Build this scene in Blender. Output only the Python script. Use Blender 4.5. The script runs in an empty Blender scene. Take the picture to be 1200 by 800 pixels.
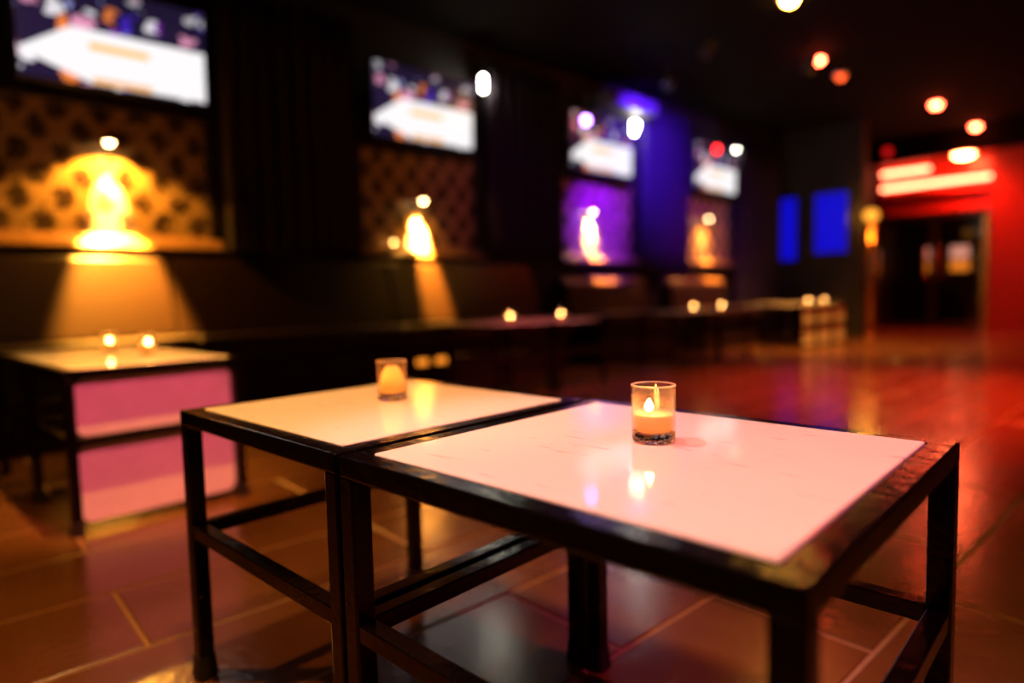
import bpy, bmesh, math, random
from mathutils import Matrix, Vector
random.seed(7)
scn = bpy.context.scene
COL = scn.collection

# ------------------------------------------------------------------ camera
RT = Vector((0.66945433, 0.74252427, -0.0221046))
UP = Vector((-0.03881731, 0.0646821, 0.99715066))
FW = Vector((-0.74183834, 0.66668879, -0.07212451))
CAM = Vector((0, 0, 0.6609))
FPX = 758.3
cam_d = bpy.data.cameras.new('camera')
cam = bpy.data.objects.new('camera', cam_d)
COL.objects.link(cam)
m = Matrix((RT, UP, -FW)).transposed().to_4x4()
m.translation = CAM
cam.matrix_world = m
cam_d.sensor_width = 36
cam_d.lens = FPX / 1200 * 36
cam_d.clip_start = 0.02
cam_d.dof.use_dof = True
cam_d.dof.focus_distance = 0.80
cam_d.dof.aperture_fstop = 1.22
scn.camera = cam

# ------------------------------------------------------------------ world, exposure
w = bpy.data.worlds.new('world'); scn.world = w
w.use_nodes = True
w.node_tree.nodes['Background'].inputs[0].default_value = (0.02, 0.008, 0.006, 1)
w.node_tree.nodes['Background'].inputs[1].default_value = 0.05
vs = scn.view_settings
vs.view_transform = 'Standard'; vs.look = 'None'; vs.gamma = 1; vs.exposure = 0.0
vs.use_curve_mapping = False

# heights and planes of the room (metres)
WX = -4.4      # left wall
FY = 11.0      # far wall
CZ = 2.8       # ceiling
TZ = 0.476     # table tops

# ------------------------------------------------------------------ light table (colour, watts); fixtures are built further down
# name: (x, y, z, target, colour, watts, cone, blend, radius)
DOWN = {
 'over_cam':   ((-0.15, 0.25, CZ), (-0.62, 0.80, 0), (1.0, 0.37, 0.04), 185, 1.5, 0.9, 0.05),
 'over_first': ((-0.85, 0.30, CZ), (-1.08, 0.57, TZ), (1.0, 0.50, 0.17), 175, 0.56, 1.0, 0.04),  # added unseen fill, brightens and warms the left foreground top
 'over_left':  ((-1.35, 0.00, CZ), (-0.42, 0.66, TZ), (1.0, 0.57, 0.56), 190, 0.44, 0.8, 0.025),
 'over_right': ((0.75, 1.30, CZ), (-0.35, 0.70, TZ), (1.0, 0.07, 0.30), 190, 0.60, 0.9, 0.05),
 'over_cube':  ((-1.85, 0.55, CZ), (-2.55, 0.50, 0.3), (1.0, 0.42, 0.07), 620, 0.50, 0.8, 0.02),
 'over_floor': ((-1.90, -0.45, CZ), (-1.55, 0.30, 0), (1.0, 0.36, 0.035), 170, 0.95, 0.9, 0.05),  # added unseen fill, turns the left floor amber
 'over_gap':   ((0.10, 0.75, CZ), (-2.19, 0.50, 0.30), (1.0, 0.045, 0.20), 400, 0.20, 0.5, 0.04),  # added unseen fill, pinks the front panels of the left pair
}

# ================================================================== helpers
def mat(name):
    mt = bpy.data.materials.new(name); mt.use_nodes = True
    return mt, mt.node_tree, mt.node_tree.nodes['Principled BSDF']

def plain(name, col, rough=0.5, metal=0.0, spec=0.5, coat=0.0, bump=0.0, bscale=60, var=0.0):
    mt, nt, b = mat(name)
    b.inputs['Base Color'].default_value = (*col, 1)
    b.inputs['Roughness'].default_value = rough
    b.inputs['Metallic'].default_value = metal
    b.inputs['Specular IOR Level'].default_value = spec
    b.inputs['Coat Weight'].default_value = coat
    tc = nt.nodes.new('ShaderNodeTexCoord')
    n = nt.nodes.new('ShaderNodeTexNoise'); n.inputs['Scale'].default_value = bscale
    n.inputs['Detail'].default_value = 4
    nt.links.new(tc.outputs['Object'], n.inputs['Vector'])
    if bump:
        bp = nt.nodes.new('ShaderNodeBump'); bp.inputs['Strength'].default_value = bump
        bp.inputs['Distance'].default_value = 0.01
        nt.links.new(n.outputs['Fac'], bp.inputs['Height'])
        nt.links.new(bp.outputs['Normal'], b.inputs['Normal'])
    if var:
        cr = nt.nodes.new('ShaderNodeValToRGB')
        cr.color_ramp.elements[0].position = 0.3; cr.color_ramp.elements[1].position = 0.7
        cr.color_ramp.elements[0].color = (*[c * (1 - var) for c in col], 1)
        cr.color_ramp.elements[1].color = (*[min(1, c * (1 + var)) for c in col], 1)
        nt.links.new(n.outputs['Fac'], cr.inputs['Fac'])
        nt.links.new(cr.outputs['Color'], b.inputs['Base Color'])
    return mt

def glow(name, col, strength):
    mt, nt, b = mat(name)
    b.inputs['Base Color'].default_value = (0.01, 0.01, 0.01, 1)
    b.inputs['Roughness'].default_value = 0.6
    b.inputs['Specular IOR Level'].default_value = 0.1
    b.inputs['Emission Color'].default_value = (*col, 1)
    b.inputs['Emission Strength'].default_value = strength
    return mt

def math_node(nt, op, a, b=None, c=None):
    n = nt.nodes.new('ShaderNodeMath'); n.operation = op
    for i, v in enumerate((a, b, c)):
        if v is None: continue
        if isinstance(v, (int, float)): n.inputs[i].default_value = v
        else: nt.links.new(v, n.inputs[i])
    return n.outputs[0]

def mix_col(nt, fac, a, b):
    n = nt.nodes.new('ShaderNodeMix'); n.data_type = 'RGBA'
    for i, v in ((0, fac), (6, a), (7, b)):
        if isinstance(v, (int, float)): n.inputs[i].default_value = v
        elif isinstance(v, tuple): n.inputs[i].default_value = (*v, 1)
        else: nt.links.new(v, n.inputs[i])
    return n.outputs[2]

def obj(name, bm, mt=None, parent=None, smooth=False, loc=None, rot=None):
    me = bpy.data.meshes.new(name)
    bmesh.ops.recalc_face_normals(bm, faces=bm.faces)
    bm.to_mesh(me); bm.free()
    if smooth:
        for p in me.polygons: p.use_smooth = True
    if mt: me.materials.append(mt)
    o = bpy.data.objects.new(name, me); COL.objects.link(o)
    if parent: o.parent = parent
    if loc: o.location = loc
    if rot: o.rotation_euler = rot
    return o

def empty(name, loc=(0, 0, 0), rz=0.0):
    o = bpy.data.objects.new(name, None); COL.objects.link(o)
    o.empty_display_size = 0.05
    o.location = loc; o.rotation_euler = (0, 0, rz)
    return o

def tag(o, label=None, cat=None, group=None, kind=None):
    for k, v in (('label', label), ('category', cat), ('group', group), ('kind', kind)):
        if v: o[k] = v
    return o

def struct(name, bm, mt, label=None):
    return tag(obj(name, bm, mt), label, None, None, 'structure')

def copy_tree(o, parent=None):
    c = o.copy(); COL.objects.link(c)
    if parent: c.parent = parent
    for ch in list(o.children): copy_tree(ch, c)
    return c

def box(bm, lo, hi, bev=0.0, seg=2):
    r = bmesh.ops.create_cube(bm, size=1)
    c = [(a + b) / 2 for a, b in zip(lo, hi)]; s = [abs(b - a) for a, b in zip(lo, hi)]
    for v in r['verts']:
        v.co = Vector((v.co.x * s[0] + c[0], v.co.y * s[1] + c[1], v.co.z * s[2] + c[2]))
    if bev:
        es = list({e for v in r['verts'] for e in v.link_edges})
        bmesh.ops.bevel(bm, geom=es, offset=bev, segments=seg, affect='EDGES', profile=0.5)
    return bm

def B(lo, hi, bev=0.0, seg=2):
    return box(bmesh.new(), lo, hi, bev, seg)

def lathe(prof, n=32, bm=None, axis=None, org=(0, 0, 0)):
    """revolve (r,z) profile about z; r==0 points become poles"""
    bm = bm or bmesh.new()
    rings = []
    for r, z in prof:
        if r < 1e-6: rings.append([bm.verts.new((org[0], org[1], org[2] + z))])
        else: rings.append([bm.verts.new((org[0] + r * math.cos(2 * math.pi * i / n), org[1] + r * math.sin(2 * math.pi * i / n), org[2] + z)) for i in range(n)])
    for a, b in zip(rings, rings[1:]):
        for i in range(n):
            j = (i + 1) % n
            if len(a) == 1 and len(b) == 1: continue
            if len(a) == 1: bm.faces.new((a[0], b[i], b[j]))
            elif len(b) == 1: bm.faces.new((a[i], a[j], b[0]))
            else: bm.faces.new((a[i], a[j], b[j], b[i]))
    return bm

def tube(pts, r, n=10, bm=None):
    bm = bm or bmesh.new()
    pts = [Vector(p) for p in pts]; rings = []
    for i, p in enumerate(pts):
        d = (pts[min(i + 1, len(pts) - 1)] - pts[max(i - 1, 0)]).normalized()
        a = d.orthogonal().normalized() if abs(d.z) < .99 else Vector((1, 0, 0))
        if abs(d.z) < .99: a = d.cross(Vector((0, 0, 1))).normalized()
        b = d.cross(a)
        rings.append([bm.verts.new(p + r * (math.cos(2 * math.pi * k / n) * a + math.sin(2 * math.pi * k / n) * b)) for k in range(n)])
    for A, Bq in zip(rings, rings[1:]):
        for k in range(n): bm.faces.new((A[k], A[(k + 1) % n], Bq[(k + 1) % n], Bq[k]))
    bm.faces.new(rings[0]); bm.faces.new(rings[-1])
    return bm

def prism_y(poly, y0, y1, bev=0.0, seg=2):
    """extrude an (x,z) polygon along y"""
    bm = bmesh.new()
    a = [bm.verts.new((x, y0, z)) for x, z in poly]; b = [bm.verts.new((x, y1, z)) for x, z in poly]
    n = len(poly)
    bm.faces.new(a); bm.faces.new(b)
    for i in range(n): bm.faces.new((a[i], a[(i + 1) % n], b[(i + 1) % n], b[i]))
    if bev: bmesh.ops.bevel(bm, geom=list(bm.edges), offset=bev, segments=seg, affect='EDGES')
    return bm

def rounded_panel(x0, x1, y0, y1, z0, z1, r, n=5):
    pts = []
    for cy, cz, a0 in ((y1 - r, z1 - r, 0), (y0 + r, z1 - r, 90), (y0 + r, z0 + r, 180), (y1 - r, z0 + r, 270)):
        for k in range(n + 1):
            a = math.radians(a0 + 90 * k / n); pts.append((cy + r * math.cos(a), cz + r * math.sin(a)))
    bm = bmesh.new()
    A = [bm.verts.new((x0, y, z)) for y, z in pts]; C = [bm.verts.new((x1, y, z)) for y, z in pts]
    bm.faces.new(A); bm.faces.new(C)
    for i in range(len(pts)): bm.faces.new((A[i], A[(i + 1) % len(pts)], C[(i + 1) % len(pts)], C[i]))
    return bm

def lamp(kind, name, parent, loc, col, watts, target=None, cone=1.2, blend=0.8, radius=0.03):
    d = bpy.data.lights.new(name, kind)
    d.color = col; d.energy = watts; d.shadow_soft_size = radius
    if kind == 'SPOT': d.spot_size = cone; d.spot_blend = blend
    o = bpy.data.objects.new(name, d); COL.objects.link(o)
    if parent: o.parent = parent
    o.location = loc
    if target is not None:
        dv = Vector(target)
        o.rotation_euler = dv.to_track_quat('-Z', 'Y').to_euler()
    return o

# ================================================================== materials
M = {}
M['wall'] = plain('matte_black_wall', (0.006, 0.004, 0.004), 0.7, bump=0.2, bscale=40)
M['red_wall'] = plain('red_painted_wall', (0.42, 0.03, 0.02), 0.6, bump=0.2, bscale=40, var=0.15)
M['ceiling'] = plain('black_ceiling', (0.004, 0.0035, 0.0035), 0.9, spec=0.05)
M['trim'] = plain('dark_wood_trim', (0.013, 0.006, 0.004), 0.40, bump=0.1, bscale=30)
M['white_plastic'] = plain('white_panel', (0.82, 0.78, 0.76), 0.28, bump=0.05, bscale=20, var=0.05)
M['rubber'] = plain('black_rubber', (0.012, 0.010, 0.010), 0.5)
M['black_plastic'] = plain('black_plastic', (0.01, 0.01, 0.011), 0.3)
M['brass'] = plain('brass', (0.75, 0.42, 0.12), 0.25, metal=1.0, bump=0.05)
M['chrome'] = plain('dark_bronze', (0.10, 0.07, 0.05), 0.3, metal=1.0)
M['leather'] = plain('brown_leather', (0.016, 0.0065, 0.003), 0.30, bump=0.2, bscale=70, var=0.25)
M['velvet'] = plain('dark_velvet', (0.022, 0.016, 0.026), 0.85, spec=0.2, bump=0.1, bscale=90)
M['grout'] = plain('pale_grout', (0.25, 0.145, 0.075), 0.7, bump=0.3, bscale=120, var=0.2)
M['bulkhead'] = plain('dark_bulkhead_paint', (0.06, 0.055, 0.07), 0.6)
M['header'] = plain('glossy_red_header', (0.55, 0.035, 0.02), 0.3)
M['ledge'] = plain('polished_amber_wood', (0.18, 0.09, 0.04), 0.25, var=0.2, bscale=15)

def make_black_metal():
    mt, nt, b = mat('chipped_black_metal')
    tc = nt.nodes.new('ShaderNodeTexCoord')
    n = nt.nodes.new('ShaderNodeTexNoise'); n.inputs['Scale'].default_value = 55; n.inputs['Detail'].default_value = 6
    nt.links.new(tc.outputs['Object'], n.inputs['Vector'])
    big = nt.nodes.new('ShaderNodeTexNoise'); big.inputs['Scale'].default_value = 9; big.inputs['Detail'].default_value = 3
    nt.links.new(tc.outputs['Object'], big.inputs['Vector'])
    chips = math_node(nt, 'GREATER_THAN', math_node(nt, 'MULTIPLY', n.outputs['Fac'], big.outputs['Fac']), 0.46)
    nt.links.new(mix_col(nt, chips, (0.0025, 0.0016, 0.0016), (0.12, 0.08, 0.07)), b.inputs['Base Color'])
    nt.links.new(math_node(nt, 'ADD', math_node(nt, 'MULTIPLY', big.outputs['Fac'], 0.20), 0.04), b.inputs['Roughness'])
    b.inputs['Specular IOR Level'].default_value = 0.5
    bp = nt.nodes.new('ShaderNodeBump'); bp.inputs['Strength'].default_value = 0.30; bp.inputs['Distance'].default_value = 0.004
    nt.links.new(n.outputs['Fac'], bp.inputs['Height']); nt.links.new(bp.outputs['Normal'], b.inputs['Normal'])
    return mt
M['metal'] = make_black_metal()

def make_top():
    mt, nt, b = mat('glossy_white_tabletop')
    tc = nt.nodes.new('ShaderNodeTexCoord')
    mp = nt.nodes.new('ShaderNodeMapping'); mp.inputs['Scale'].default_value = (12, 45, 1); mp.inputs['Rotation'].default_value = (0, 0, 0.5)
    nt.links.new(tc.outputs['Object'], mp.inputs['Vector'])
    n = nt.nodes.new('ShaderNodeTexNoise'); n.inputs['Scale'].default_value = 1.6; n.inputs['Detail'].default_value = 5
    nt.links.new(mp.outputs['Vector'], n.inputs['Vector'])
    cr = nt.nodes.new('ShaderNodeValToRGB')
    cr.color_ramp.elements[0].position = 0.635; cr.color_ramp.elements[1].position = 0.70
    nt.links.new(n.outputs['Fac'], cr.inputs['Fac'])
    n2 = nt.nodes.new('ShaderNodeTexNoise'); n2.inputs['Scale'].default_value = 7; n2.inputs['Detail'].default_value = 3
    nt.links.new(tc.outputs['Object'], n2.inputs['Vector'])
    base = mix_col(nt, n2.outputs['Fac'], (0.80, 0.76, 0.73), (0.88, 0.85, 0.82))
    nt.links.new(mix_col(nt, math_node(nt, 'MULTIPLY', cr.outputs['Color'], 0.35), base, (0.35, 0.27, 0.24)), b.inputs['Base Color'])
    b.inputs['Roughness'].default_value = 0.075
    b.inputs['Specular IOR Level'].default_value = 0.33
    bp = nt.nodes.new('ShaderNodeBump'); bp.inputs['Strength'].default_value = 0.012; bp.inputs['Distance'].default_value = 0.004
    nt.links.new(n2.outputs['Fac'], bp.inputs['Height']); nt.links.new(bp.outputs['Normal'], b.inputs['Normal'])
    return mt
M['top'] = make_top()

def make_tile():
    mt, nt, b = mat('brown_floor_tile')
    g = nt.nodes.new('ShaderNodeNewGeometry')
    oi = nt.nodes.new('ShaderNodeObjectInfo')
    n = nt.nodes.new('ShaderNodeTexNoise'); n.inputs['Scale'].default_value = 3.5; n.inputs['Detail'].default_value = 6
    nt.links.new(g.outputs['Position'], n.inputs['Vector'])
    n2 = nt.nodes.new('ShaderNodeTexNoise'); n2.inputs['Scale'].default_value = 45; n2.inputs['Detail'].default_value = 3
    nt.links.new(g.outputs['Position'], n2.inputs['Vector'])
    f = math_node(nt, 'ADD', math_node(nt, 'MULTIPLY', n.outputs['Fac'], 0.8), math_node(nt, 'MULTIPLY', oi.outputs['Random'], 0.25))
    nt.links.new(mix_col(nt, f, (0.070, 0.026, 0.008), (0.150, 0.062, 0.021)), b.inputs['Base Color'])
    nt.links.new(math_node(nt, 'ADD', math_node(nt, 'MULTIPLY', n.outputs['Fac'], 0.22), 0.09), b.inputs['Roughness'])
    b.inputs['Specular IOR Level'].default_value = 0.7
    bp = nt.nodes.new('ShaderNodeBump'); bp.inputs['Strength'].default_value = 0.12; bp.inputs['Distance'].default_value = 0.006
    nt.links.new(n2.outputs['Fac'], bp.inputs['Height']); nt.links.new(bp.outputs['Normal'], b.inputs['Normal'])
    return mt
M['tile'] = make_tile()

def make_wallpaper():
    mt, nt, b = mat('gold_damask_wallpaper')
    g = nt.nodes.new('ShaderNodeNewGeometry')
    n = nt.nodes.new('ShaderNodeTexNoise'); n.inputs['Scale'].default_value = 17; n.inputs['Detail'].default_value = 3
    nt.links.new(g.outputs['Position'], n.inputs['Vector'])
    n3 = nt.nodes.new('ShaderNodeTexNoise'); n3.inputs['Scale'].default_value = 26; n3.inputs['Detail'].default_value = 4
    nt.links.new(g.outputs['Position'], n3.inputs['Vector'])
    s = nt.nodes.new('ShaderNodeSeparateXYZ'); nt.links.new(g.outputs['Position'], s.inputs[0])
    nz = math_node(nt, 'MULTIPLY', math_node(nt, 'SUBTRACT', n.outputs['Fac'], 0.5), 0.10)
    y = math_node(nt, 'MULTIPLY', math_node(nt, 'ADD', s.outputs['Y'], nz), 2 * math.pi / 0.20)
    z = math_node(nt, 'MULTIPLY', math_node(nt, 'ADD', s.outputs['Z'], nz), 2 * math.pi / 0.25)
    # ogee lattice: cos y * cos z plus finer leaf harmonics
    a = math_node(nt, 'MULTIPLY', math_node(nt, 'ADD', math_node(nt, 'COSINE', y), math_node(nt, 'COSINE', z)), 0.5)
    h1 = math_node(nt, 'MULTIPLY', math_node(nt, 'MULTIPLY', math_node(nt, 'COSINE', math_node(nt, 'MULTIPLY', y, 3)), math_node(nt, 'COSINE', math_node(nt, 'MULTIPLY', z, 3))), 0.22)
    h2 = math_node(nt, 'MULTIPLY', math_node(nt, 'SUBTRACT', n3.outputs['Fac'], 0.5), 1.5)
    v = math_node(nt, 'ADD', math_node(nt, 'ADD', math_node(nt, 'ABSOLUTE', a), h1), h2)
    cr = nt.nodes.new('ShaderNodeValToRGB')
    cr.color_ramp.elements[0].position = 0.30; cr.color_ramp.elements[1].position = 0.62
    cr.color_ramp.elements[0].color = (0.40, 0.25, 0.11, 1); cr.color_ramp.elements[1].color = (0.040, 0.020, 0.009, 1)
    nt.links.new(v, cr.inputs['Fac'])
    nt.links.new(cr.outputs['Color'], b.inputs['Base Color'])
    b.inputs['Roughness'].default_value = 0.42
    b.inputs['Metallic'].default_value = 0.25
    return mt
M['wallpaper'] = make_wallpaper()

def make_screen():
    mt, nt, b = mat('tv_game_broadcast')
    tc = nt.nodes.new('ShaderNodeTexCoord')
    s = nt.nodes.new('ShaderNodeSeparateXYZ'); nt.links.new(tc.outputs['Generated'], s.inputs[0])
    u, v = s.outputs['Y'], s.outputs['Z']
    # crowd: coloured blobs on dark navy
    mp = nt.nodes.new('ShaderNodeMapping'); mp.inputs['Scale'].default_value = (1, 11, 7)
    wn = nt.nodes.new('ShaderNodeTexNoise'); wn.inputs['Scale'].default_value = 9
    nt.links.new(tc.outputs['Generated'], wn.inputs['Vector'])
    wv = nt.nodes.new('ShaderNodeVectorMath'); wv.operation = 'MULTIPLY_ADD'; wv.inputs[1].default_value = (0, .16, .3)
    nt.links.new(wn.outputs['Color'], wv.inputs[0]); nt.links.new(tc.outputs['Generated'], wv.inputs[2])
    nt.links.new(wv.outputs[0], mp.inputs['Vector'])
    vo = nt.nodes.new('ShaderNodeTexVoronoi'); vo.inputs['Scale'].default_value = 1.0
    nt.links.new(mp.outputs['Vector'], vo.inputs['Vector'])
    sep = nt.nodes.new('ShaderNodeSeparateColor'); nt.links.new(vo.outputs['Color'], sep.inputs[0])
    cr = nt.nodes.new('ShaderNodeValToRGB'); e = cr.color_ramp.elements
    cr.color_ramp.interpolation = 'CONSTANT'
    e[0].position = 0; e[0].color = (0.02, 0.01, 0.04, 1)
    e[1].position = 0.34; e[1].color = (0.06, 0.02, 0.55, 1)
    for p, c in ((0.46, (0.45, 0.45, 0.95)), (0.58, (0.30, 0.02, 0.55)), (0.70, (1.0, 0.95, 1.0)), (0.86, (1.0, 0.25, 0.05)), (0.91, (0.9, 0.35, 0.55))):
        x = e.new(p); x.color = (*c, 1)
    nt.links.new(sep.outputs[0], cr.inputs['Fac'])
    blob = math_node(nt, 'LESS_THAN', vo.outputs['Distance'], 0.48)
    crowd = mix_col(nt, blob, (0.015, 0.01, 0.04), cr.outputs['Color'])
    dk = nt.nodes.new('ShaderNodeMapRange'); dk.inputs[1].default_value = 0.55; dk.inputs[2].default_value = 1.0; dk.inputs[3].default_value = 1.0; dk.inputs[4].default_value = 0.30
    nt.links.new(v, dk.inputs[0])
    crowd = mix_col(nt, dk.outputs[0], (0.01, 0.006, 0.02), crowd)
    # rink: pale floor between two slanting edges
    up = math_node(nt, 'MINIMUM', math_node(nt, 'ADD', math_node(nt, 'MULTIPLY', u, 1.15), 0.26), 0.56)
    lo = math_node(nt, 'MAXIMUM', math_node(nt, 'SUBTRACT', 0.24, math_node(nt, 'MULTIPLY', u, 0.62)), 0.02)
    r = math_node(nt, 'MULTIPLY', math_node(nt, 'LESS_THAN', v, up), math_node(nt, 'GREATER_THAN', v, lo))
    scene_c = mix_col(nt, r, crowd, (1.0, 0.96, 0.97))
    # yellow mark in the middle and orange rim line on the near edge
    my = math_node(nt, 'MULTIPLY', math_node(nt, 'COMPARE', u, 0.51, 0.16), math_node(nt, 'COMPARE', v, 0.40, 0.034))
    scene_c = mix_col(nt, my, scene_c, (1.0, 0.55, 0.10))
    mo = math_node(nt, 'MULTIPLY', math_node(nt, 'COMPARE', u, 0.52, 0.16), math_node(nt, 'COMPARE', v, 0.055, 0.03))
    scene_c = mix_col(nt, mo, scene_c, (1.0, 0.5, 0.18))
    b.inputs['Base Color'].default_value = (0.01, 0.01, 0.01, 1)
    b.inputs['Roughness'].default_value = 0.2
    nt.links.new(scene_c, b.inputs['Emission Color'])
    b.inputs['Emission Strength'].default_value = 1.02
    return mt
M['screen'] = make_screen()

def make_glass(name, tint, rough=0.02, white=0.0):
    mt = bpy.data.materials.new(name); mt.use_nodes = True
    nt = mt.node_tree; nt.nodes.remove(nt.nodes['Principled BSDF'])
    out = nt.nodes['Material Output']
    tr = nt.nodes.new('ShaderNodeBsdfTransparent'); tr.inputs[0].default_value = (*tint, 1)
    gl = nt.nodes.new('ShaderNodeBsdfGlossy'); gl.inputs['Roughness'].default_value = rough
    lw = nt.nodes.new('ShaderNodeLayerWeight'); lw.inputs[0].default_value = 0.5
    mx = nt.nodes.new('ShaderNodeMixShader')
    nt.links.new(math_node(nt, 'ADD', math_node(nt, 'MULTIPLY', math_node(nt, 'POWER', lw.outputs['Facing'], 5.0), 0.9), 0.04), mx.inputs[0]); nt.links.new(tr.outputs[0], mx.inputs[1]); nt.links.new(gl.outputs[0], mx.inputs[2])
    last = mx.outputs[0]
    if white:
        tl = nt.nodes.new('ShaderNodeBsdfTranslucent'); tl.inputs[0].default_value = (1.0, 0.62, 0.35, 1) if white < .2 else (1.0, 0.85, 0.70, 1)
        m2 = nt.nodes.new('ShaderNodeMixShader'); m2.inputs[0].default_value = white
        nt.links.new(last, m2.inputs[1]); nt.links.new(tl.outputs[0], m2.inputs[2]); last = m2.outputs[0]
    nt.links.new(last, out.inputs[0])
    return mt
M['glass'] = make_glass('votive_glass', (0.99, 0.95, 0.90), 0.03, 0.09)
M['rim_glass'] = make_glass('votive_rim_glass', (0.98, 0.92, 0.86), 0.05, 0.38)  # milky pale tint puts the light caught by the rim into the glass
M['dark_glass'] = make_glass('dark_door_glass', (0.75, 0.66, 0.60), 0.04)

def make_wax():
    mt = bpy.data.materials.new('candle_wax'); mt.use_nodes = True
    nt = mt.node_tree; nt.nodes.remove(nt.nodes['Principled BSDF']); out = nt.nodes['Material Output']
    d = nt.nodes.new('ShaderNodeBsdfDiffuse'); d.inputs[0].default_value = (0.95, 0.84, 0.62, 1)
    t = nt.nodes.new('ShaderNodeBsdfTranslucent'); t.inputs[0].default_value = (1.0, 0.78, 0.42, 1)
    n = nt.nodes.new('ShaderNodeTexNoise'); n.inputs['Scale'].default_value = 40
    mx = nt.nodes.new('ShaderNodeMixShader')
    nt.links.new(math_node(nt, 'ADD', math_node(nt, 'MULTIPLY', n.outputs['Fac'], 0.3), 0.5), mx.inputs[0])
    nt.links.new(d.outputs[0], mx.inputs[1]); nt.links.new(t.outputs[0], mx.inputs[2])
    nt.links.new(mx.outputs[0], out.inputs[0])
    return mt
M['wax'] = make_wax()
def make_base_glass():
    mt, nt, b = mat('votive_thick_glass_base')
    b.inputs['Base Color'].default_value = (0.95, 0.82, 0.70, 1)
    b.inputs['Transmission Weight'].default_value = 1.0
    b.inputs['Roughness'].default_value = 0.03
    n = nt.nodes.new('ShaderNodeTexNoise'); n.inputs['Scale'].default_value = 170
    tc = nt.nodes.new('ShaderNodeTexCoord'); nt.links.new(tc.outputs['Object'], n.inputs['Vector'])
    bp = nt.nodes.new('ShaderNodeBump'); bp.inputs['Strength'].default_value = 0.5; bp.inputs['Distance'].default_value = 0.002
    nt.links.new(n.outputs['Fac'], bp.inputs['Height']); nt.links.new(bp.outputs['Normal'], b.inputs['Normal'])
    return mt
M['base_glass'] = make_base_glass()
M['flame'] = glow('candle_flame', (1.0, 0.60, 0.18), 85)
M['wick'] = plain('burnt_wick', (0.02, 0.015, 0.01), 0.9)

# ================================================================== the setting
# floor: grout bed with single tiles laid in half bond
X0, X1, Y0, Y1 = WX, 3.2, -2.2, 13.6
floor = struct('floor', B((X0 - .1, Y0 - .1, -0.06), (X1 + .1, Y1, -0.003)), M['grout'], 'brown tiled floor with pale grout lines')
TW, TL, GAP = 0.322, 0.64, 0.0085
def project(p):
    q = Vector(p) - CAM
    z = q.dot(FW)
    if z < 0.15: return None
    return (600 + FPX * q.dot(RT) / z, 400 - FPX * q.dot(UP) / z)
def tile_bm(lx, ly, bm=None, org=(0, 0, 0)):
    bm = bm or bmesh.new()
    e = 0.003
    lo = [bm.verts.new((org[0] + sx * lx / 2, org[1] + sy * ly / 2, -0.012)) for sx, sy in ((-1, -1), (1, -1), (1, 1), (-1, 1))]
    mid = [bm.verts.new((org[0] + sx * lx / 2, org[1] + sy * ly / 2, -0.002)) for sx, sy in ((-1, -1), (1, -1), (1, 1), (-1, 1))]
    hi = [bm.verts.new((org[0] + sx * (lx / 2 - e), org[1] + sy * (ly / 2 - e), 0)) for sx, sy in ((-1, -1), (1, -1), (1, 1), (-1, 1))]
    for A, Bq in ((lo, mid), (mid, hi)):
        for i in range(4): bm.faces.new((A[i], A[(i + 1) % 4], Bq[(i + 1) % 4], Bq[i]))
    bm.faces.new(hi); bm.faces.new(lo[::-1])
    return bm
tiles = []
i0 = math.floor((X0 + 2.02) / TW)
for i in range(i0 - 1, 40):
    xa = -2.02 + i * TW
    x_lo, x_hi = max(xa, X0), min(xa + TW, X1)
    if x_hi - x_lo < 0.03: continue
    off = 0.275 if i % 2 == 1 else 0.595
    for k in range(-8, 30):
        ya = off + k * TL
        y_lo, y_hi = max(ya, Y0), min(ya + TL, Y1)
        if y_hi - y_lo < 0.03: continue
        tiles.append((x_lo, x_hi, y_lo, y_hi))
def vis_area(t):
    x_lo, x_hi, y_lo, y_hi = t
    ps = [project((x, y, 0)) for x, y in ((x_lo, y_lo), (x_hi, y_lo), (x_hi, y_hi), (x_lo, y_hi))]
    if any(p is None for p in ps): return 0
    cx = sum(p[0] for p in ps) / 4; cy = sum(p[1] for p in ps) / 4
    if not (-60 < cx < 1260 and 300 < cy < 900): return 0
    return abs(sum(ps[a][0] * ps[(a + 1) % 4][1] - ps[(a + 1) % 4][0] * ps[a][1] for a in range(4))) / 2
tiles.sort(key=vis_area, reverse=True)
shared = {}
rest = bmesh.new()
for k, (x_lo, x_hi, y_lo, y_hi) in enumerate(tiles):
    lx, ly = x_hi - x_lo - GAP, y_hi - y_lo - GAP
    c = ((x_lo + x_hi) / 2, (y_lo + y_hi) / 2, 0)
    if k < 300 and vis_area((x_lo, x_hi, y_lo, y_hi)) > 0:
        key = (round(lx, 3), round(ly, 3))
        if key in shared:
            o = bpy.data.objects.new('tile', shared[key]); COL.objects.link(o); o.parent = floor; o.location = c
        else:
            o = obj('tile', tile_bm(lx, ly), M['tile'], floor, loc=c); shared[key] = o.data
        o.location.z = random.uniform(-0.0008, 0.0004)
    else:
        tile_bm(lx, ly, rest, c)
tag(obj('tile_field', rest, M['tile'], floor), kind='stuff')

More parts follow.
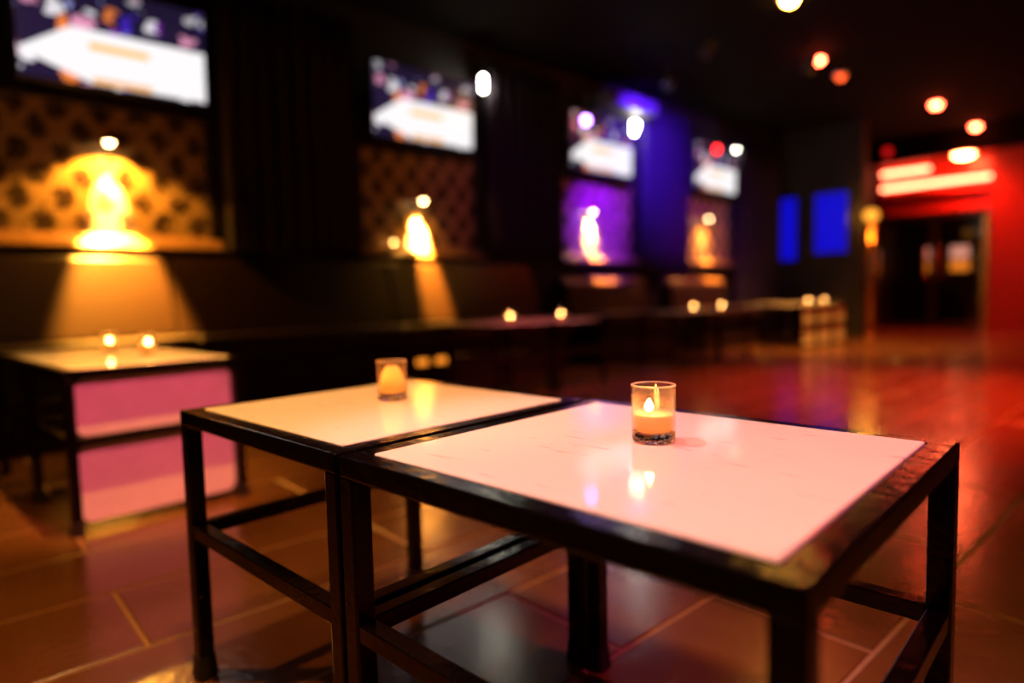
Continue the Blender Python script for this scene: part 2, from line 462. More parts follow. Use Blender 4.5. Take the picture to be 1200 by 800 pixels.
struct('wall_left', B((WX - .15, Y0, 0), (WX, 9.0, CZ)), M['wall'], 'black wall behind the banquettes and televisions')
struct('wall_corner', B((WX - .15, 9.0, 0), (-3.22, 9.15, CZ)), M['wall'], 'dark return wall carrying two blue lit panels')
struct('wall_recess', B((-3.95, 9.15, 0), (-3.80, FY, CZ)), M['wall'], 'black side wall left of the red entrance')
bm = bmesh.new()
box(bm, (-2.28, FY, 0), (X1, FY + .15, CZ)); box(bm, (-3.80, FY, 2.50), (-2.28, FY + .15, CZ))
struct('wall_far', bm, M['red_wall'], 'red painted far wall around the entrance')
struct('wall_right', B((X1, Y0, 0), (X1 + .15, FY, CZ)), M['wall'], 'black right wall out of frame')
struct('wall_back', B((WX, Y0 - .15, 0), (X1, Y0, CZ)), M['wall'], 'black wall behind the camera')
struct('ceiling', B((WX - .15, Y0 - .15, CZ), (X1 + .15, Y1, CZ + .12)), M['ceiling'], 'black painted ceiling')
struct('trim_1', B((-3.80, FY - .20, 2.50), (X1, FY, CZ)), M['ceiling'], 'black beam above the red entrance')
struct('baseboard_left', B((WX, Y0, 0), (WX + .02, 9.0, .10), .004), M['trim'], 'dark baseboard along the left wall')
# entrance vestibule
bm = bmesh.new()
box(bm, (-3.95, FY + .15, 0), (-3.85, Y1 - .5, CZ)); box(bm, (-2.20, FY + .15, 0), (-2.10, Y1 - .5, CZ)); box(bm, (-3.95, Y1 - .5, 0), (-2.10, Y1 - .4, CZ))
struct('wall_vestibule', bm, M['wall'], 'dark vestibule walls behind the glass doors')

# wallpaper panels, television bays, curtains -----------------------------------
PITCH = 2.16
PAN = [0.27, 2.425, 4.59, 6.72]            # near edge of each damask panel
PW = [1.12, 1.135, 1.14, 1.02]
names = ['damask wall panel nearest the camera, glowing gold below the first television',
         'dark damask wall panel with a narrow golden streak below the second television',
         'damask wall panel washed purple below the third television',
         'small farthest damask wall panel with a reddish amber glow']
for y, wd, lb in zip(PAN, PW, names):
    e = tag(empty('wall_panel', (WX, y + wd / 2, 0.98)), lb, 'wall panel', 'damask panels along the left wall')
    obj('wallpaper', B((0, -wd / 2, 0.0), (0.02, wd / 2, .80)), M['wallpaper'], e).location = (0.0, 0, 0)
    for s in (-1, 1):
        obj('frame_stile', B((0.0, s * wd / 2 - .03, 0), (0.05, s * wd / 2 + .03, .80), .006), M['trim'], e)
    obj('frame_rail', B((0, -wd / 2 - .03, .80), (0.05, wd / 2 + .03, .835), .006), M['trim'], e)
    obj('ledge', prism_y([(0.0, -.002), (.115, -.002), (.115, .008), (.03, .085), (0.0, .085)], -wd / 2 - .03, wd / 2 + .03, .003, 1), M['ledge'], e)
    obj('fascia', B((0, -wd / 2 - .03, -0.034), (0.130, wd / 2 + .03, -.002), .003), M['trim'], e)

def curtain(y0, y1, lb, zb=0.03):
    bm = bmesh.new(); n = int((y1 - y0) / 0.012); nz = 6; rows = []
    ph = random.random() * 6
    for side in (0, 1):
        for j in range(nz + 1):
            z = zb + (2.64 - zb) * j / nz
            row = []
            for i in range(n + 1):
                t = i / n; y = y0 + (y1 - y0) * t
                a = 0.030 + 0.008 * math.sin(7 * t + ph)
                x = WX + 0.09 + a * math.sin(2 * math.pi * t * (y1 - y0) / 0.115 + ph + 0.5 * math.sin(9 * t + ph) + 0.25 * (j / nz)) + (0.012 if side else 0)
                row.append(bm.verts.new((x, y, z)))
            rows.append(row)
    for s in range(2):
        for j in range(nz):
            A, Bq = rows[s * (nz + 1) + j], rows[s * (nz + 1) + j + 1]
            for i in range(n): bm.faces.new((A[i], A[i + 1], Bq[i + 1], Bq[i]))
    for a, b in ((0, nz + 1), (nz, 2 * nz + 1)):
        for i in range(n): bm.faces.new((rows[a][i], rows[a][i + 1], rows[b][i + 1], rows[b][i]))
    for i in (0, n):
        for j in range(nz): bm.faces.new((rows[j][i], rows[j + 1][i], rows[nz + 2 + j][i], rows[nz + 1 + j][i]))
    e = tag(empty('curtain', (0, 0, 0)), lb, 'curtain', 'pleated curtains between the wall panels')
    e.location = (WX + .09, (y0 + y1) / 2, 0.03)
    c = obj('drape', bm, M['velvet'], e, True); c.location = (-(WX + .09), -(y0 + y1) / 2, -0.03)
    obj('curtain_rail', tube([(0, -(y1 - y0) / 2 - .02, 2.60), (0, (y1 - y0) / 2 + .02, 2.60)], 0.014), M['chrome'], e)
curtain(1.45, 2.38, 'black pleated curtain hanging between the first and second televisions', .97)
curtain(3.62, 4.54, 'dark plum pleated curtain hanging between the second and third televisions', .97)
curtain(5.79, 6.67, 'pleated curtain washed blue between the third and fourth televisions', .82)
curtain(7.80, 8.92, 'dark pleated curtain in the room corner past the fourth television')

# ================================================================== televisions
def television():
    e = empty('television')
    W, H = 0.915, 0.530
    obj('housing', B((-0.05, -W / 2 - .018, -.018), (0.0, W / 2 + .018, H + .018), .006), M['black_plastic'], e)
    bez = bmesh.new()
    for lo, hi in (((0, -W / 2 - .018, -.018), (.008, W / 2 + .018, 0.0)), ((0, -W / 2 - .018, H), (.008, W / 2 + .018, H + .018)),
                   ((0, -W / 2 - .018, 0), (.008, -W / 2, H)), ((0, W / 2, 0), (.008, W / 2 + .018, H))):
        box(bez, lo, hi, .002, 1)
    obj('bezel', bez, M['black_plastic'], e)
    obj('screen', B((0.0005, -W / 2, 0), (0.003, W / 2, H)), M['screen'], e)
    obj('wall_bracket', B((-0.14, -.12, .15), (-.05, .12, .40), .01), M['chrome'], e)
    return e
tvs = [((WX + .15, 0.885, 1.86), 'wall television nearest the camera, partly cut off by the top of the picture'),
       ((WX + .15, 2.965, 1.855), 'wall television above the dark panel, second along the wall'),
       ((WX + .15, 5.085, 1.855), 'third wall television, hung above the purple lit panel'),
       ((WX + .15, 7.20, 1.855), 'smallest and farthest wall television showing the game')]
tv0 = television()
for k, (l, lb) in enumerate(tvs):
    t = tv0 if k == 0 else copy_tree(tv0)
    t.location = l; t.rotation_euler = (0, 0.03, 0)
    tag(t, lb, 'television', 'televisions along the left wall')

# ================================================================== sconces under the televisions
M['bulb_warm'] = glow('warm_bulb', (1.0, 0.70, 0.30), 38)
def sconce(y, z, reach, watts, cone, tilt, lb, narrow, down):
    e = tag(empty('wall_sconce', (WX + .02, y, z)), lb, 'wall lamp', 'small warm lamps on the damask panels')
    obj('wall_plate', lathe([(0, 0), (.035, 0), (.035, .012), (.028, .018), (0, .018)], 20), M['brass'], e, True, rot=(0, math.pi / 2, 0))
    obj('arm', tube([(.015, 0, 0), (.05, 0, .035), (reach * .7, 0, .065), (reach, 0, .05), (reach, 0, .03)], .006), M['brass'], e, True)
    obj('shade', lathe([(.012, .035), (.020, .03), (.036, -.006), (.040, -.020), (.038, -.020), (.033, -.006), (.017, .027), (.0, .030)], 20), M['brass'], e, True, loc=(reach, 0, 0))
    obj('bulb', lathe([(0, .024), (.012, .018), (.021, .002), (.022, -.016), (.014, -.029), (0, -.034)], 16), M['bulb_warm'], e, True, loc=(reach, 0, 0))
    lamp('SPOT', 'lamp_light', e, (reach, 0, -.04), (1.0, 0.40, 0.035), watts, tilt, cone, 0.3, 0.02)
    lamp('SPOT', 'lamp_light', e, (reach, 0, -.04), (1.0, 0.55, 0.14), narrow[0], (narrow[1], tilt[1], -1), narrow[2], 0.8, 0.015)
    lamp('SPOT', 'lamp_light', e, (reach, 0, -.04), (1.0, 0.42, 0.04), down[0], (.10, tilt[1], -1), down[1], 0.6, 0.015)
sconce(0.82, 1.585, 0.10, 105, 2.42, (-0.02, 0, -1), 'lit warm lamp on the gold glowing damask panel nearest the camera', (900, -.32, .62), (5200, .74))
sconce(2.95, 1.43, 0.09, 8, 1.9, (-0.05, 0, -1), 'lit warm lamp throwing a narrow streak down the dark second panel', (4600, -.36, .66), (4600, .42))
sconce(5.00, 1.49, 0.07, 14, 1.6, (-0.05, 0.12, -1), 'lit warm lamp on the purple washed third panel', (1100, -.5, .85), (500, .6))
sconce(7.10, 1.545, 0.10, 50, 1.8, (-0.05, 0, -1), 'lit warm lamp on the farthest reddish amber panel', (100, -.3, .8), (420, .6))

# vertical white tube lamps beside the curtains
M['bulb_white'] = glow('cream_tube_bulb', (1.0, 0.93, 0.72), 140)
def tube_lamp(y, z, h, lb, two=False):
    e = tag(empty('tube_lamp', (WX + .14, y, z)), lb, 'wall lamp', 'bright cream tube lamps beside the televisions')
    obj('bracket', B((-.14, -.02, -.02), (-.02, .02, .02), .004), M['black_plastic'], e)
    obj('cap', lathe([(0, h / 2 + .03), (.02, h / 2 + .03), (.022, h / 2), (.016, h / 2 - .005), (0, h / 2 - .005)], 16), M['black_plastic'], e, True)
    obj('socket', lathe([(0, -h / 2 - .03), (.02, -h / 2 - .03), (.022, -h / 2), (0, -h / 2)], 16), M['black_plastic'], e, True)
    obj('backplate', B((-.025, -.018, -h / 2 - .03), (-.018, .018, h / 2 + .03), .002), M['black_plastic'], e)
    obj('tube', lathe([(0, -h / 2), (.012, -h / 2 + .004), (.014, 0), (.012, h / 2 - .004), (0, h / 2)], 16), M['bulb_white'], e, True)
    if two: obj('tube', lathe([(0, -.03), (.012, -.026), (.014, 0), (.012, .026), (0, .03)], 16), M['bulb_white'], e, True, loc=(0.0, .045, h / 2 - .03))
tube_lamp(3.57, 2.425, 0.125, 'tall cream tube lamp right of the second television')
tube_lamp(5.61, 2.37, 0.13, 'double cream tube lamp right of the third television', True)
tube_lamp(7.70, 2.40, 0.06, 'short cream tube lamp right of the farthest television')

# small coloured spot heads above the third and fourth televisions
def spot_head(name, loc, col, strength, lb, light=None):
    e = tag(empty(name, loc), lb, 'spotlight')
    obj('yoke', tube([(0, -.05, 0), (0, -.05, .06), (0, 0, .09), (0, .05, .06), (0, .05, 0)], .006), M['black_plastic'], e, True)
    obj('stem', tube([(0, 0, .09), (0, 0, CZ - loc[2])], .008), M['black_plastic'], e, True)
    obj('can', lathe([(0, -.06), (.03, -.06), (.042, -.03), (.042, .06), (.038, .06), (.036, .045), (0, .045)], 20), M['black_plastic'], e, True, rot=(0, 1.75, -.3))
    g = lathe([(0, 0.001), (.036, 0), (.036, .008), (0, .016)], 20)
    obj('lens', g, glow(name + '_lens', col, strength), e, True, loc=(0.046, -.014, -.007), rot=(0, 1.75, -.3))
    if light: lamp('SPOT', 'spot_light', e, (0.0, 0, -.07), light[0], light[1], light[2], light[3], 0.9, 0.03)
spot_head('stage_spotlight', (WX + .30, 4.63, 2.255), (0.36, 0.16, 1.0), 32, 'small violet spotlight above the third television')
spot_head('stage_spotlight', (WX + .30, 6.90, 2.29), (1.0, 0.015, 0.015), 14, 'small red spotlight above the farthest television')

# colour wash cans hung from the ceiling (blue on the curtain, purple on the third panel, red on the far wall)
def wash_can(loc, target, col, watts, cone, lb, blend=0.9, rad=.04):
    e = tag(empty('wash_light', loc), lb, 'spotlight', 'coloured ceiling wash lights')
    d = (Vector(target) - Vector(loc)).normalized()
    q = d.to_track_quat('-Z', 'Y').to_euler()
    obj('yoke', tube([(-.06, 0, 0), (-.06, 0, .05), (0, 0, .08), (.06, 0, .05), (.06, 0, 0)], .006), M['black_plastic'], e, True)
    obj('stem', tube([(0, 0, .08), (0, 0, max(.09, CZ - loc[2]))], .010), M['black_plastic'], e, True)
    obj('can', lathe([(0, .08), (.03, .08), (.05, .05), (.05, -.07), (.046, -.07), (.044, .0), (0, .0)], 20), M['black_plastic'], e, True, rot=q)
    lamp('SPOT', 'wash', e, d * .075, col, watts, d, cone, blend, rad)
    return e
wash_can((-3.42, 5.02, 2.52), (WX, 5.80, 2.16), (0.10, 0.01, 1.0), 700, 1.45, 'blue wash light aimed at the blue lit curtain')
wash_can((-3.0, 4.95, 2.66), (WX, 5.15, 1.35), (0.09, 0.0, 1.0), 2100, 0.60, 'purple wash light aimed at the third damask panel')
wash_can((-2.2, 3.0, 2.66), (WX, 3.9, 1.25), (0.40, 0.03, 0.85), 16, 0.9, 'dim violet wash light aimed at the second curtain')
wash_can((-2.2, 2.3, 2.66), (-3.2, 3.1, 0.47), (1.0, 0.13, 0.13), 380, 0.5, 'pink wash light aimed at the candlelit tables by the long banquette')  # unseen fill, added to brighten these table tops with pink
wash_can((-2.6, 6.0, 2.66), (WX + .3, 6.9, 0.9), (1.0, 0.02, 0.25), 110, 1.0, 'magenta wash light aimed at the farthest panel')
wash_can((-1.4, 8.9, 2.60), (-1.9, FY, 1.35), (1.0, 0.008, 0.003), 70, 1.0, 'red wash light aimed at the far red wall')
wash_can((-0.9, 4.6, 2.66), (-1.2, 4.5, 0), (1.0, 0.05, 0.008), 1250, 1.35, 'red wash light aimed down at the open tile floor')

# small box on the first curtain
e = tag(empty('wall_speaker', (WX + .17, 1.49, 0.97)), 'small black box on the curtain right of the first panel', 'speaker')
obj('body', B((-.08, -.05, 0), (0.02, .05, .22), .008), M['black_plastic'], e)
obj('grille', B((.02, -.04, .02), (.024, .04, .15), .001), M['rubber'], e)
obj('top_plate', B((-.07, -.045, .22), (.015, .045, .30), .01), M['leather'], e)

# ================================================================== ceiling downlights
def downlight(x, y, z, col, strength, lb, r=0.055, light=None, grp='recessed ceiling downlights'):
    e = tag(empty('downlight', (x, y, z)), lb, 'ceiling light', grp)
    obj('trim_ring', lathe([(r, 0), (r + .022, -.004), (r + .024, -.010), (r + .004, -.014), (r, -.010), (r, 0)], 24), M['white_plastic'], e, True)
    obj('baffle', lathe([(r, -.010), (r + .002, -.022), (r + .006, -.022), (r + .006, -.008)], 24), M['white_plastic'], e, True)
    obj('lens', lathe([(0, -.006), (r * .9, -.006), (r * .95, -.025), (r * .7, -.052), (0, -.064)], 24), glow('downlight_lens', col, strength), e, True)
    if light: lamp('SPOT', 'downlight_beam', e, (0, 0, -.06), light[0], light[1], light[2], light[3], light[4], light[5]).location = (0, 0, -.075)
    return e
RED = (1.0, 0.06, 0.022)
RL = (1.0, 0.05, 0.015)
downlight(-2.26, 4.85, CZ, (1.0, 0.42, 0.055), 170, 'amber ceiling downlight cut off by the top of the picture', light=((1.0, .42, .08), 70, (0, 0, -1), 1.6, .9, .04))
downlight(-2.67, 6.30, CZ, RED, 130, 'bright round red downlight, leftmost of the ceiling row', light=(RL, 150, (0, 0, -1), 1.6, .9, .04))
downlight(-2.72, 6.97, CZ, (1.0, 0.10, 0.02), 4, 'dim orange downlight just right of the brightest leftmost one', .045, light=((1.0, .40, .05), 850, (-.1, .22, -1), 1.3, .9, .04))  # lens stands in for a reflection; strong amber beam added for the far tables
downlight(-2.41, 8.94, CZ, RED, 130, 'red downlight in the middle of the ceiling row', light=(RL, 150, (0, 0, -1), 1.6, .9, .04))
downlight(-2.39, 10.60, CZ, RED, 130, 'red downlight on the ceiling right before the entrance', light=(RL, 150, (0, 0, -1), 1.6, .9, .04))
for k, (loc, tgt, col, wt, cone, bl, rad) in DOWN.items():
    lbl = {'over_cam': 'amber ceiling downlight overhead between camera and tables', 'over_first': 'peach ceiling downlight overhead above the left foreground table', 'over_left': 'warm ceiling downlight overhead left of the tables',
           'over_right': 'pink ceiling downlight overhead right of the tables', 'over_cube': 'amber ceiling downlight overhead above the left table pair', 'over_floor': 'amber ceiling downlight overhead above the bare floor at left', 'over_gap': 'rose ceiling downlight overhead aimed across to the left table pair'}[k]
    downlight(loc[0], loc[1], loc[2], col, 8, lbl, light=(col, wt, Vector(tgt) - Vector(loc), cone, bl, rad))

# ================================================================== banquettes
def banquette(y0, y1, top, lb, seat=True, sections=1):
    e = tag(empty('banquette', (WX, (y0 + y1) / 2, 0)), lb, 'banquette', 'leather banquettes along the left wall')
    L = (y1 - y0)
    obj('base', B((.02 + 0.02, -L / 2 + .02, 0), (.62, L / 2 - .02, .34), .006), M['trim'], e)
    d = L / sections
    for k in range(sections):
        a = -L / 2 + k * d + .002; b = a + d - .004
        obj('seat_cushion', B((.305 if top > .9 else .245, a, .342), (.70, b, .468), .022, 3), M['leather'], e)
        obj('back_cushion', prism_y([(.05, .345), (.30, .345), (.30, .47), (.135, top - .02), (.12, top), (.05, top)] if top > .9 else [(.05, .345), (.24, .345), (.24, .47), (.19, top - .03), (.18, top - .02), (.05, top - .02)], a, b, .012, 2), M['leather'], e)
    if top < .9:
        obj('cap_rail', prism_y([(.05, top - .018), (.20, top - .018), (.20, top - .005), (.12, top + .06), (.05, top + .06)], -L / 2, L / 2, .003, 1), M['ledge'], e)
    return e
banquette(-1.9, 4.06, 0.940, 'long brown leather banquette under the first two televisions', sections=4)
banquette(4.50, 5.72, 0.76, 'low dark banquette below the purple panel')
banquette(6.18, 7.34, 0.76, 'low dark banquette below the farthest television')

# added glowing stand-ins for two amber spots low on the long banquette
M['amber_glow'] = glow('amber_lens', (1.0, 0.27, 0.02), 1.5)
for yy, lb in ((2.54, 'left of the two small amber step lights low on the banquette base'), (2.70, 'right of the two small amber step lights low on the banquette base')):
    e = tag(empty('step_light', (WX + .62, yy, .19)), lb, 'step light', 'amber step lights')
    obj('cover', B((0, -.055, -.03), (.012, .055, .06), .004), M['black_plastic'], e)
    obj('lens', B((.012, -.045, -.005), (.016, .045, .035), .002), M['amber_glow'], e)

# ================================================================== tables
def table(name, w, d, lb, grp, panels=False):
    """square tube frame w (x) by d (y), origin on the floor under the middle"""
    e = tag(empty(name), lb, 'table', grp)
    t = 0.027; hw, hd = w / 2, d / 2
    fr = bmesh.new(); fw = 0.030
    z0, z1 = TZ - 0.026, TZ
    box(fr, (-hw, -hd, z0), (hw, -hd + fw, z1), .003); box(fr, (-hw, hd - fw, z0), (hw, hd, z1), .003)
    box(fr, (-hw, -hd + fw - .002, z0), (-hw + fw, hd - fw + .002, z1), .003); box(fr, (hw - fw, -hd + fw - .002, z0), (hw, hd - fw + .002, z1), .003)
    obj('top_frame', fr, M['metal'], e)
    obj('tabletop', B((-hw + fw, -hd + fw, TZ - .020), (hw - fw, hd - fw, TZ + .0015), .0015, 1), M['top'], e)
    for sx in (-1, 1):
        for sy in (-1, 1):
            cx, cy = sx * (hw - t / 2), sy * (hd - t / 2)
            lg = obj('leg', B((cx - t / 2, cy - t / 2, .02), (cx + t / 2, cy + t / 2, TZ - .024), .003), M['metal'], e)
            fb = bmesh.new()
            r = bmesh.ops.create_cube(fb, size=1)
            for v in r['verts']:
                k = 0.62 if v.co.z > 0 else 0.80
                v.co = Vector((cx + v.co.x * t * 1.30 * (1.0 if v.co.z < 0 else .82), cy + v.co.y * t * 1.30 * (1.0 if v.co.z < 0 else .82), 0.022 + v.co.z * .044))
            bmesh.ops.bevel(fb, geom=list(fb.edges), offset=.003, segments=2, affect='EDGES')
            obj('foot_cap', fb, M['rubber'], lg)
    zr = 0.266; h = .0115
    for s in (-1, 1):
        obj('stretcher', B((-hw + t, s * (hd - t / 2) - h, zr - h), (hw - t, s * (hd - t / 2) + h, zr + h), .002), M['metal'], e)
        obj('stretcher', B((s * (hw - t / 2) - h, -hd + t, zr - h), (s * (hw - t / 2) + h, hd - t, zr + h), .002), M['metal'], e)
    if panels:
        rec = .022
        for za, zb in ((.028, zr - h - .003), (zr + h + .003, TZ - .03)):
            obj('front_panel', rounded_panel(hw - rec - .010, hw - rec, -hd + t + .004, hd - t - .004, za, zb, .026), M['white_plastic'], e)
    return e
def put(o, x, y, rz):
    o.location = (x, y, 0.0); o.rotation_euler = (0, 0, rz); return o
TR = math.radians(4.6)
put(table('cocktail_table', .496, .496, 'white-topped black metal table in the foreground, the left of the touching pair', 'foreground tables'), -.9765, .5762, TR)
put(table('cocktail_table', .534, .506, 'white-topped black metal table in the foreground, the right of the touching pair', 'foreground tables'), -.4535, .6215, TR)
CR = math.radians(5)
put(table('cube_table', .49, .505, 'white-topped table with two pink lit front panels at left', 'left table pair', True), -2.437, .495, CR)
put(table('cocktail_table', .56, .505, 'white-topped table behind the pink panelled one at left, on its banquette side', 'left table pair'), -2.968, .449, CR)
mid = [(2.78, -3.22, 'dark candlelit table in front of the long banquette, left of its pair'), (3.30, -3.20, 'dark candlelit table in front of the long banquette, right of its pair'),
       (4.98, -3.30, 'candlelit table in front of the low banquettes, left of its pair'), (5.50, -3.30, 'candlelit table in front of the low banquettes, right of its pair')]
for y, x, lb in mid: put(table('cocktail_table', .50, .50, lb, 'tables in front of the banquettes'), x, y, 0)
far = [(7.33, 'orange panelled table by the far corner, leftmost of three in a row'), (7.745, 'orange panelled table by the far corner, middle of three in a row'), (8.16, 'orange panelled table by the far corner, rightmost of three in a row')]
for y, lb in far: put(table('cube_table', .42, .40, lb, 'panelled tables by the far corner', True), -3.36, y, 0)
for y, lb in ((7.64, 'bare table behind the orange panelled row, nearer the banquette'), (8.18, 'bare table behind the orange panelled row, nearer the far corner')):
    put(table('cocktail_table', .45, .52, lb, 'bare tables in the far corner'), -3.81, y, 0)

# ================================================================== candles
def votive(light):
    e = empty('votive_candle')
    R, Hh = .0265, .0705
    # thick-bottomed tumbler: outer wall, rim, inner wall
    obj('glass', lathe([(R - .0015, .0128), (R, .014), (R + .0002, Hh - .001), (R - .0008, Hh), (R - .0018, Hh - .001), (R - .0022, .0148), (0, .0142)], 48), M['glass'], e, True)
    obj('rim', lathe([(R + .0006 , Hh - .0012), (R + .0006, Hh + .0004), (R - .0010, Hh + .0010), (R - .0024, Hh + .0004), (R - .0024, Hh - .0012)], 48), M['rim_glass'], e, True)
    obj('glass_base', lathe([(0, 0.0006), (R - .004, 0.0002), (R - .0012, .002), (R - .0004, .006), (R - .0006, .0125), (0, .0125)], 48), M['base_glass'], e, True)
    wx = obj('wax', lathe([(0, .0152), (R - .0032, .0152), (R - .0030, .020), (R - .0031, .0335), (R - .0045, .0350), (.010, .0325), (0, .0318)], 40), M['wax'], e, True)
    obj('wick', tube([(-.0036, -.004, .031), (-.0034, -.004, .036), (-.0026, -.004, .0395)], .0008, 6), M['wick'], wx)
    fl = obj('flame', lathe([(0, .0370), (.0032, .0380), (.0054, .0415), (.0052, .0452), (.0032, .0495), (.0012, .0525), (0, .0540)], 16, org=(-.0036, -.004, 0)), M['flame'], e, True)
    if light: lamp('POINT', 'flame_light', e, (-.0036, -.004, .046), (1.0, 0.64, 0.22), light, None, radius=.004)
    return e
cand = [((-.4690, .6520, TZ), 3.0, 'votive candle in clear glass on the right foreground table'),
        ((-1.0030, .6100, TZ), 9.0, 'votive candle in amber-lit glass on the left foreground table'),
        ((-2.86, .505, TZ), .4, 'left of the two blurred candles on the pink panelled tables'),
        ((-2.60, .575, TZ), .4, 'right of the two blurred candles on the pink panelled tables'),
        ((-3.19, 2.855, TZ), .4, 'candle on the left table of the pair by the long banquette'),
        ((-3.12, 3.27, TZ), .4, 'candle on the right table of the pair by the long banquette'),
        ((-3.18, 5.03, TZ), .4, 'candle on the left table by the low banquettes'),
        ((-3.17, 5.48, TZ), .4, 'candle on the right table by the low banquettes'),
        ((-3.21, 7.40, TZ), .4, 'left of the two candles on the orange panelled far tables'),
        ((-3.20, 7.80, TZ), .4, 'right of the two candles on the orange panelled far tables'),
        ((WX + .085, 2.68, 1.035), 1.0, 'candle standing on the ledge of the second wall panel')]
for k, (l, wt, lb) in enumerate(cand):
    v = votive(wt) if k == 0 else None
    if k == 0: proto = v
    else:
        v = copy_tree(proto)
        if k == 1:      # burnt-down pillar: a hollow glowing wax shell around the flame
            r = .0265
            for ch in v.children:
                if ch.name.startswith('wax'):
                    me = obj('wax_shell', lathe([(0, .0152), (r - .0045, .0152), (r - .0050, .032), (r - .0085, .048), (.0100, .0615), (.0080, .0610), (r - .0105, .047), (r - .0070, .032), (0, .030)], 40), M['wax'], None, True)
                    ch.data = me.data; bpy.data.objects.remove(me)
        for ch in v.children:
            if ch.type == 'LIGHT': ch.data = ch.data.copy(); ch.data.energy = wt
    v.location = (l[0], l[1], l[2] + (.0012 if l[2] == TZ else 0)); v.rotation_euler = (0, 0, 0.0 if k < 2 else .4 + k)
    tag(v, lb, 'candle', 'votive candles')

# ================================================================== far end: blue panels, entrance
M['blue_glow'] = glow('blue_lit_panel', (0.003, 0.004, 1.0), 0.6)
for (xa, xb, za, zb, lb) in ((-4.27, -4.06, 1.06, 1.90, 'narrow blue lit panel on the dark return wall'), (-3.80, -3.40, 1.13, 1.90, 'wide blue lit panel on the dark return wall')):
    e = tag(empty('light_panel', ((xa + xb) / 2, 9.0, za)), lb, 'light panel', 'blue lit panels')
    hw = (xb - xa) / 2; hh = zb - za
    obj('diffuser', B((-hw, -.035, 0), (hw, -.03, hh)), M['blue_glow'], e)
    fb = bmesh.new()
    for lo, hi in (((-hw - .025, -.045, -.025), (hw + .025, 0, 0)), ((-hw - .025, -.045, hh), (hw + .025, 0, hh + .025)), ((-hw - .025, -.045, 0), (-hw, 0, hh)), ((hw, -.045, 0), (hw + .025, 0, hh))):
        box(fb, lo, hi, .003, 1)
    obj('frame', fb, M['black_plastic'], e)

# entrance: brass jambs, red header with two glowing cove strips, dark glass double door
struct('trim_2', B((-3.80, FY - .02, 0), (-3.72, FY + .16, 1.66), .008), M['brass'], 'brass jamb on the left of the entrance')
struct('trim_3', B((-2.36, FY - .02, 0), (-2.28, FY + .16, 1.66), .008), M['brass'], 'brass jamb on the right of the entrance')
bm = bmesh.new(); box(bm, (-3.80, FY + .30, 1.76), (-2.28, FY + .40, CZ)); box(bm, (-3.80, FY + .18, 2.02), (-2.28, FY + .30, 2.10))
struct('trim_4', bm, M['header'], 'stepped header panel glowing red above the glass doors')
M['cove'] = glow('red_cove_strip', (1.0, 0.20, 0.09), 13)
for xa, xb, z, lb in ((-3.76, -3.06, 2.40, 'upper short glowing red strip over the entrance'), (-3.76, -2.30, 2.18, 'lower long glowing red strip over the entrance')):
    e = tag(empty('cove_strip', ((xa + xb) / 2, FY + .24, z)), lb, 'light strip', 'glowing strips over the entrance')
    hw = (xb - xa) / 2
    obj('tube', tube([(-hw, 0, 0), (hw, 0, 0)], .028, 14), M['cove'], e, True)
    for s in (-1, 1): obj('holder', B((s * hw - .02, -.03, -.03), (s * hw + .02, .06, .03), .004), M['black_plastic'], e)
downlight(-2.585, FY - .10, 2.495, (1.0, 0.16, 0.05), 130, 'large white-hot lamp hanging at the right over the entrance', .13, light=((1.0, .05, .015), 120, (0, .25, -1), 2.2, .8, .06), grp='lamps over the entrance')
dr = tag(empty('door_1', (-3.04, FY + .34, 0)), 'dark glass double door of the entrance', None, None, 'structure')
for s in (-1, 1):
    fb = bmesh.new()
    xa, xb = sorted((s * .004, s * .68))
    for lo, hi in (((xa, -.02, 0), (xb, .02, .10)), ((xa, -.02, 1.66), (xb, .02, 1.75)), ((xa, -.02, .10), (xa + .05, .02, 1.66)), ((xb - .05, -.02, .10), (xb, .02, 1.66))):
        box(fb, lo, hi, .003, 1)
    lf = obj('leaf_frame', fb, M['chrome'], dr)
    obj('pane', B((xa + .05, -.004, .10), (xb - .05, .004, 1.66)), M['dark_glass'], lf)
    obj('handle', tube([(s * .09, -.03, .75), (s * .09, -.06, .78), (s * .09, -.06, 1.22), (s * .09, -.03, 1.25)], .012), M['brass'], lf, True)

# two glowing blocks added in place of reflections in the door glass
M['lantern_white'] = glow('lantern_pale_glass', (1.0, 0.50, 0.42), 1.3)
M['lantern_amber'] = glow('lantern_amber_glass', (1.0, 0.32, 0.03), 1.6)
for x, wd, lb in ((-3.37, .13, 'smaller lantern glimmering behind the dark glass door'), (-2.96, .24, 'larger lantern glimmering behind the dark glass door')):
    e = tag(empty('lantern', (x, 12.4, 0.86)), lb, 'lantern', 'lanterns behind the glass door')
    obj('base', B((-wd / 2 - .02, -.06, 0), (wd / 2 + .02, .06, .03), .006), M['chrome'], e)
    obj('amber_glass', B((-wd / 2, -.05, .03), (wd / 2, .05, .19), .01), M['lantern_amber'], e)
    obj('band', B((-wd / 2 - .01, -.055, .19), (wd / 2 + .01, .055, .23), .004), M['chrome'], e)
    obj('pale_glass', B((-wd / 2, -.05, .23), (wd / 2, .05, .42), .02), M['lantern_white'], e)
    obj('roof', prism_y([(-wd / 2 - .02, .42), (wd / 2 + .02, .42), (0, .50)], -.06, .06), M['chrome'], e)
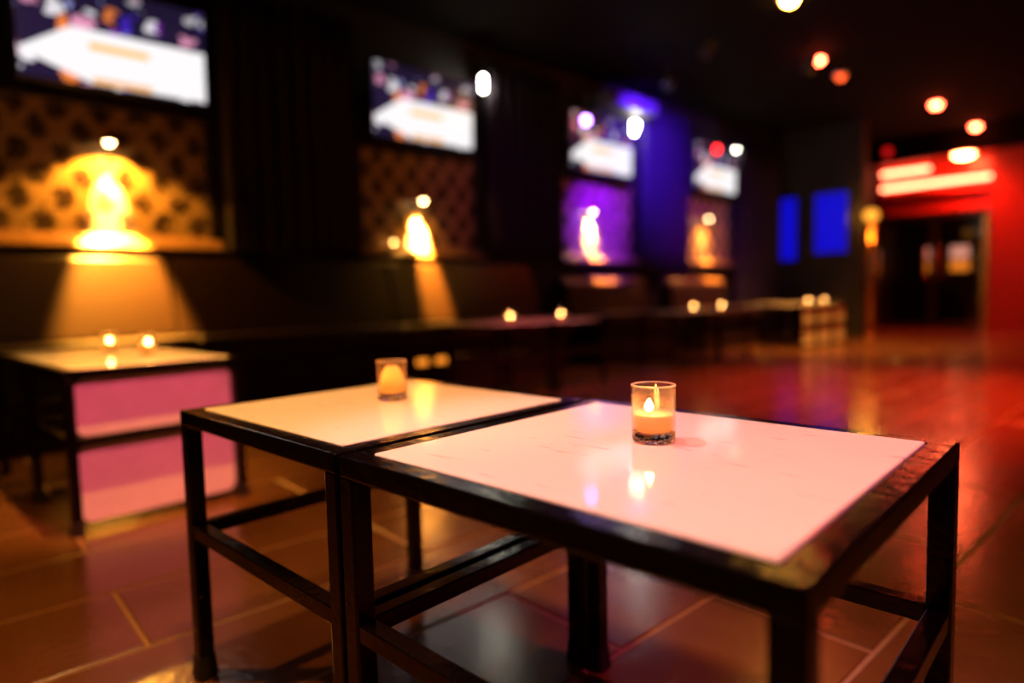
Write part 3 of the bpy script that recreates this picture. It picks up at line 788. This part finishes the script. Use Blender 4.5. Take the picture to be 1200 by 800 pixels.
e = tag(empty('console', (-3.15, 12.4, 0)), 'dark console carrying the lanterns behind the glass door', 'console')
obj('console_top', B((-.55, -.16, .82), (.45, .16, .86), .006), M['trim'], e)
for sx in (-.5, .4):
    for sy in (-.12, .12): obj('leg', B((sx - .025, sy - .02, 0), (sx + .025, sy + .02, .82), .004), M['trim'], e)

# gold post at the end of the return wall
e = tag(empty('brass_post', (-3.13, 9.05, 0)), 'slim brass lamp post with amber globe at the end of the return wall', 'lamp post')
obj('shaft', tube([(0, 0, .02), (0, 0, 1.50)], .030, 16), M['brass'], e, True)
obj('base', lathe([(0, 0), (.06, 0), (.06, .012), (.03, .03), (0, .03)], 20), M['brass'], e, True)
obj('globe', lathe([(0, 1.50), (.05, 1.51), (.085, 1.56), (.075, 1.61), (.04, 1.64), (0, 1.65)], 20), glow('amber_globe', (1.0, 0.36, 0.03), 1.8), e, True)
lamp('POINT', 'globe_light', e, (.0, -.14, 1.57), (1.0, 0.40, 0.05), 12, None, radius=.05)

# small red indicator lamp on the beam over the entrance
e = tag(empty('indicator_lamp', (-3.52, FY - .20, 2.66)), 'small dim red lamp on the black beam left over the entrance', 'indicator lamp')
obj('cover', lathe([(0, 0), (.075, 0), (.075, .012), (.06, .02), (0, .02)], 24), M['black_plastic'], e, True, rot=(math.pi / 2, 0, 0))
obj('lens', lathe([(0, .02), (.055, .02), (.05, .035), (.03, .048), (0, .052)], 24), glow('red_indicator_lens', (1.0, 0.01, 0.01), 0.9), e, True, rot=(math.pi / 2, 0, 0))

# duct housing hung from the ceiling above the third television, catching the blue wash
e = tag(empty('duct_housing', (WX + .18, 5.365, 2.485)), 'box-shaped duct housing lit blue above the third television', 'duct')
obj('housing', B((-.16, -.385, 0), (.16, .385, .125), .006), M['bulkhead'], e)
for sy in (-.3, .3): obj('hanger', tube([(0, sy, .125), (0, sy, CZ - 2.485)], .008), M['chrome'], e, True)
for k in range(4): obj('louvre', B((.16, -.34, .02 + k * .025), (.168, .34, .032 + k * .025), .001, 1), M['bulkhead'], e)
